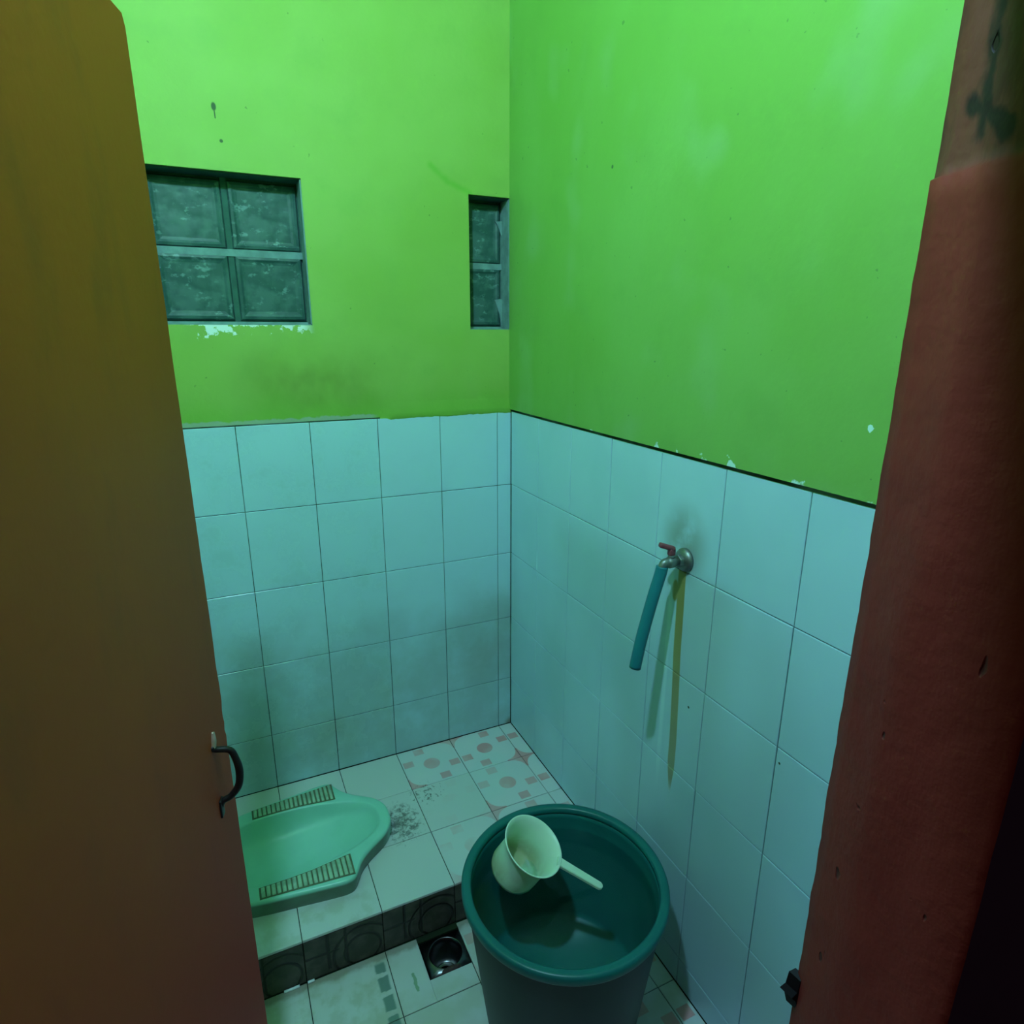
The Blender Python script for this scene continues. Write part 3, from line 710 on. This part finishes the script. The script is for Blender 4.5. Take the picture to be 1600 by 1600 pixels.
# ---------------------------------------------------------------- floor drain
def drain():
    cx, cy = (DR[0]+DR[1])/2, (DR[2]+DR[3])/2; w_, h_ = (DR[1]-DR[0])/2-.002, (DR[3]-DR[2])/2-.002
    root = tag(empty('floor_drain', (cx, cy, -.018)), 'open square steel floor drain with round hole at the foot of the platform', 'drain')
    n = 48; r = .043; hx, hy = .002, .0
    V, F = [], []
    for i in range(n):
        a = 2*math.pi*i/n; c, s = math.cos(a), math.sin(a); k = min(w_/max(abs(c), 1e-6), h_/max(abs(s), 1e-6))
        V += [(c*k, s*k, .0), (c*k, s*k, .012), (hx+c*(r+.006), hy+s*(r+.006), .012), (hx+c*(r+.003), hy+s*(r+.003), .0155), (hx+c*r, hy+s*r, .0145), (hx+c*r*.98, hy+s*r*.98, .0), (hx+c*r*.96, hy+s*r*.96, -.055), (hx+c*r*.5, hy+s*r*.5, -.058)]
    for i in range(n):
        j = (i+1) % n
        for k in range(7): F.append((i*8+k, i*8+k+1, j*8+k+1, j*8+k))
    link('drain_plate', fixn(meshof('drain_plate', V, F)), 'steel', root, smooth=True)
    lathe('drain_pipe', [(.030, .0), (.0285, .0), (.027, -.03), (.0, -.03)], 'black', root, (hx, hy, -.056), 24, closed=False)
    # lump of brown mortar at the front edge
    V, F = [], []; m = 20
    for i in range(m):
        a = 2*math.pi*i/m; q = 1+.25*noise.noise(Vector((math.cos(a)*2, math.sin(a)*2, 3)))
        V += [(.0+.026*q*math.cos(a), -h_+.004+.008*q*math.sin(a), .012), (.0+.020*q*math.cos(a), -h_+.004+.006*q*math.sin(a), .0195)]
    for i in range(m): j = (i+1) % m; F.append((i*2, j*2, j*2+1, i*2+1))
    F.append(tuple(i*2+1 for i in range(m)))
    link('mortar_lump', fixn(meshof('mortar_lump', V, F)), 'brown', root, smooth=True)
drain()

# ---------------------------------------------------------------- water bucket
BC = (-.303, -.941); BH = .41
def bucket():
    root = tag(empty('water_bucket', (*BC, 0)), 'large round dark green plastic water bucket beside the platform', 'bucket')
    lathe('bucket_body', [(0, .0), (.168, .0), (.173, .004), (.178, .03), (.2205, BH-.03), (.2205, BH-.012), (.2105, BH-.012), (.2095, BH-.03), (.206, BH-.06), (.181, .118), (.174, .102), (0, .100)], ['bucket', 'bucket_out'], root, n=96)
    for p in bpy.data.objects['bucket_body'].data.polygons: p.material_index = 1 if p.index < 6*96 else 0
    lathe('bucket_rim', [(.2195, BH-.026), (.229, BH-.024), (.2315, BH-.018), (.2315, BH-.006), (.229, BH-.001), (.224, BH), (.215, BH-.0005), (.211, BH-.003), (.2095, BH-.010), (.2100, BH-.016), (.2195, BH-.020), (.2195, BH-.026)], 'bucket', root, n=96, closed=False)
    return root
bucket()
WZ = .352
wr_ = .2052
V = [(0, 0, 0)]; F = []; n = 96
for k in (.33, .66, 1.0):
    for i in range(n): a = 2*math.pi*i/n; V.append((wr_*.9995*k*math.cos(a), wr_*.9995*k*math.sin(a), .0012*max(0, k-.9)*10))
for i in range(n):
    j = (i+1) % n; F.append((0, 1+i, 1+j))
    for r in range(2): F.append((1+r*n+i, 1+(r+1)*n+i, 1+(r+1)*n+j, 1+r*n+j))
wo = link('water', meshof('water', V, F), 'water', None, (*BC, WZ), True); wo['kind'] = 'stuff'
tag(wo, 'clear water filling the dark green bucket', 'water')

# ---------------------------------------------------------------- dipper floating in the bucket
def dipper():
    nz = Vector((.343, -.368, .864)).normalized(); h = Vector((.72, -.48, -.49)); h = (h-nz*h.dot(nz)).normalized(); s = nz.cross(h)
    root = tag(empty('water_dipper', (0, 0, 0)), 'pale yellow plastic water dipper floating tilted in the bucket', 'dipper')
    m = Matrix((h, s, nz)).transposed().to_4x4(); m.translation = Vector((-.345, -.869, TT-.88)); root.matrix_world = m
    lathe('cup', [(0, -.108), (.050, -.108), (.056, -.104), (.0585, -.095), (.0585, -.07), (.0585, -.045), (.0605, -.026), (.066, -.009), (.0735, -.001), (.0745, .0008), (.0735, .002), (.071, .001), (.0645, -.008), (.0585, -.025), (.0565, -.045), (.0565, -.07), (.0565, -.094), (.053, -.103), (0, -.104)], 'dipper', root, n=72)
    # hollow-backed straight handle
    V, F = [], []; L0, L1 = .066, .186
    prof = [(L0, .0115, .0), (L0+.02, .0105, .0), (.12, .0098, .0), (.16, .0092, .0), (L1-.006, .0088, .0), (L1-.0015, .0062, -.0005), (L1, .003, -.001)]
    for x, hw, dz in prof:
        V += [(x, -hw, dz-.007), (x, -hw, dz-.001), (x, -hw+.0015, dz+.0008), (x, hw-.0015, dz+.0008), (x, hw, dz-.001), (x, hw, dz-.007)]
    for i in range(len(prof)-1):
        for k in range(6): k2 = (k+1) % 6; F.append((i*6+k, i*6+k2, i*6+6+k2, i*6+6+k))
    F.append(tuple(range(6))); F.append(tuple((len(prof)-1)*6+k for k in range(6)))
    hd = link('handle', fixn(meshof('handle', V, F)), 'dipper', root)
    return root
dipper()

# ---------------------------------------------------------------- tap with hose
def tap():
    ty, tz = -.905, TT-.221
    root = tag(empty('water_tap', (0, ty, tz)), 'small tarnished chrome water tap with pink lever on the tiled wall', 'tap')
    def lat_x(name, prof, mat, loc=(0, 0, 0), n=32):
        o = lathe(name, prof, mat, root, loc, n); o.rotation_euler = (0, -math.pi/2, 0); return o
    lat_x('wall_flange', [(0, 0), (.0265, 0), (.0265, .004), (.024, .009), (.016, .013), (.013, .014), (0, .014)], 'metal')
    nut = lathe('hex_nut', [(0, .012), (.0135, .012), (.0145, .014), (.0145, .021), (.0135, .023), (0, .023)], 'metal', root, n=6); nut.rotation_euler = (0, -math.pi/2, 0)
    for p in nut.data.polygons: p.use_smooth = False
    lat_x('tap_body', [(0, .020), (.0095, .020), (.0095, .030), (.0125, .033), (.0125, .046), (.0095, .049), (.0085, .056), (0, .058)], 'metal')
    tube('spout', [(-.042, 0, 0), (-.054, .001, .001), (-.060, .002, -.006), (-.0625, .002, -.016)], [.0095, .0095, .0092, .0085], 'metal', root, n=20)
    stem = lathe('valve_stem', [(0, .008), (.0075, .008), (.0075, .016), (.006, .017), (.006, .021), (0, .021)], 'metal', root, (-.0395, 0, 0), 18)
    lv = bevelbox('lever', (.014, .013, .016), 'lever', root, (-.040, .0, .024), .003)
    lb = bevelbox('lever_blade', (.036, .014, .0105), 'lever', lv, (-.010, .004, .0115), .0035); lb.rotation_euler = (0, .30, -.35)
    return root
tap()
hose = tube('water_hose', [(-.0605, -.9030, TT-.2285), (-.0640, -.9030, TT-.245), (-.078, -.9035, TT-.29), (-.093, -.904, TT-.345), (-.106, -.904, TT-.40), (-.117, -.9045, TT-.458)], .0130, 'hose', None, n=24)
def hollow(o):
    o.location = (0, 0, 0)
hollow(hose)
# open end of the hose
tag(hose, 'short teal rubber hose hanging from the tap over the bucket', 'hose')
d = (Vector((-.117, -.9045, TT-.458))-Vector((-.106, -.904, TT-.40))).normalized()
e = lathe('hose_bore', [(0, 0), (.0092, 0), (.0092, .0006), (0, .0006)], 'black', hose, (-.117+d.x*.0002, -.9045, TT-.458+d.z*.0002), 20)
e.rotation_euler = d.to_track_quat('Z', 'Y').to_euler()

# ---------------------------------------------------------------- lamp of the room (above the picture)
def lamp():
    x, y, z = LAMP_POS
    root = tag(empty('ceiling_lamp', (x, y, CH)), 'white bulb in a plastic holder hanging from the ceiling', 'lamp')
    lathe('holder', [(0, 0), (.045, 0), (.045, -.02), (.025, -.03), (.022, -.075), (0, -.075)], 'plastic', root, n=24)
    lathe('cord', [(0, -.06), (.012, -.06), (.012, z-CH+.068), (0, z-CH+.068)], 'plastic', root, n=12)
    lathe('bulb', [(0, .062), (.013, .060), (.020, .046), (.036, .024), (.044, .002), (.041, -.016), (.031, -.030), (.016, -.039), (0, -.041)], 'bulb', root, (0, 0, z-CH), 16)
lamp()

# ---------------------------------------------------------------- hallway outside the door
struct(boxes('floor_hall', [((-2.6, -4.2, -.1), (1.6, -1.73, .03))], 'hallfloor'))
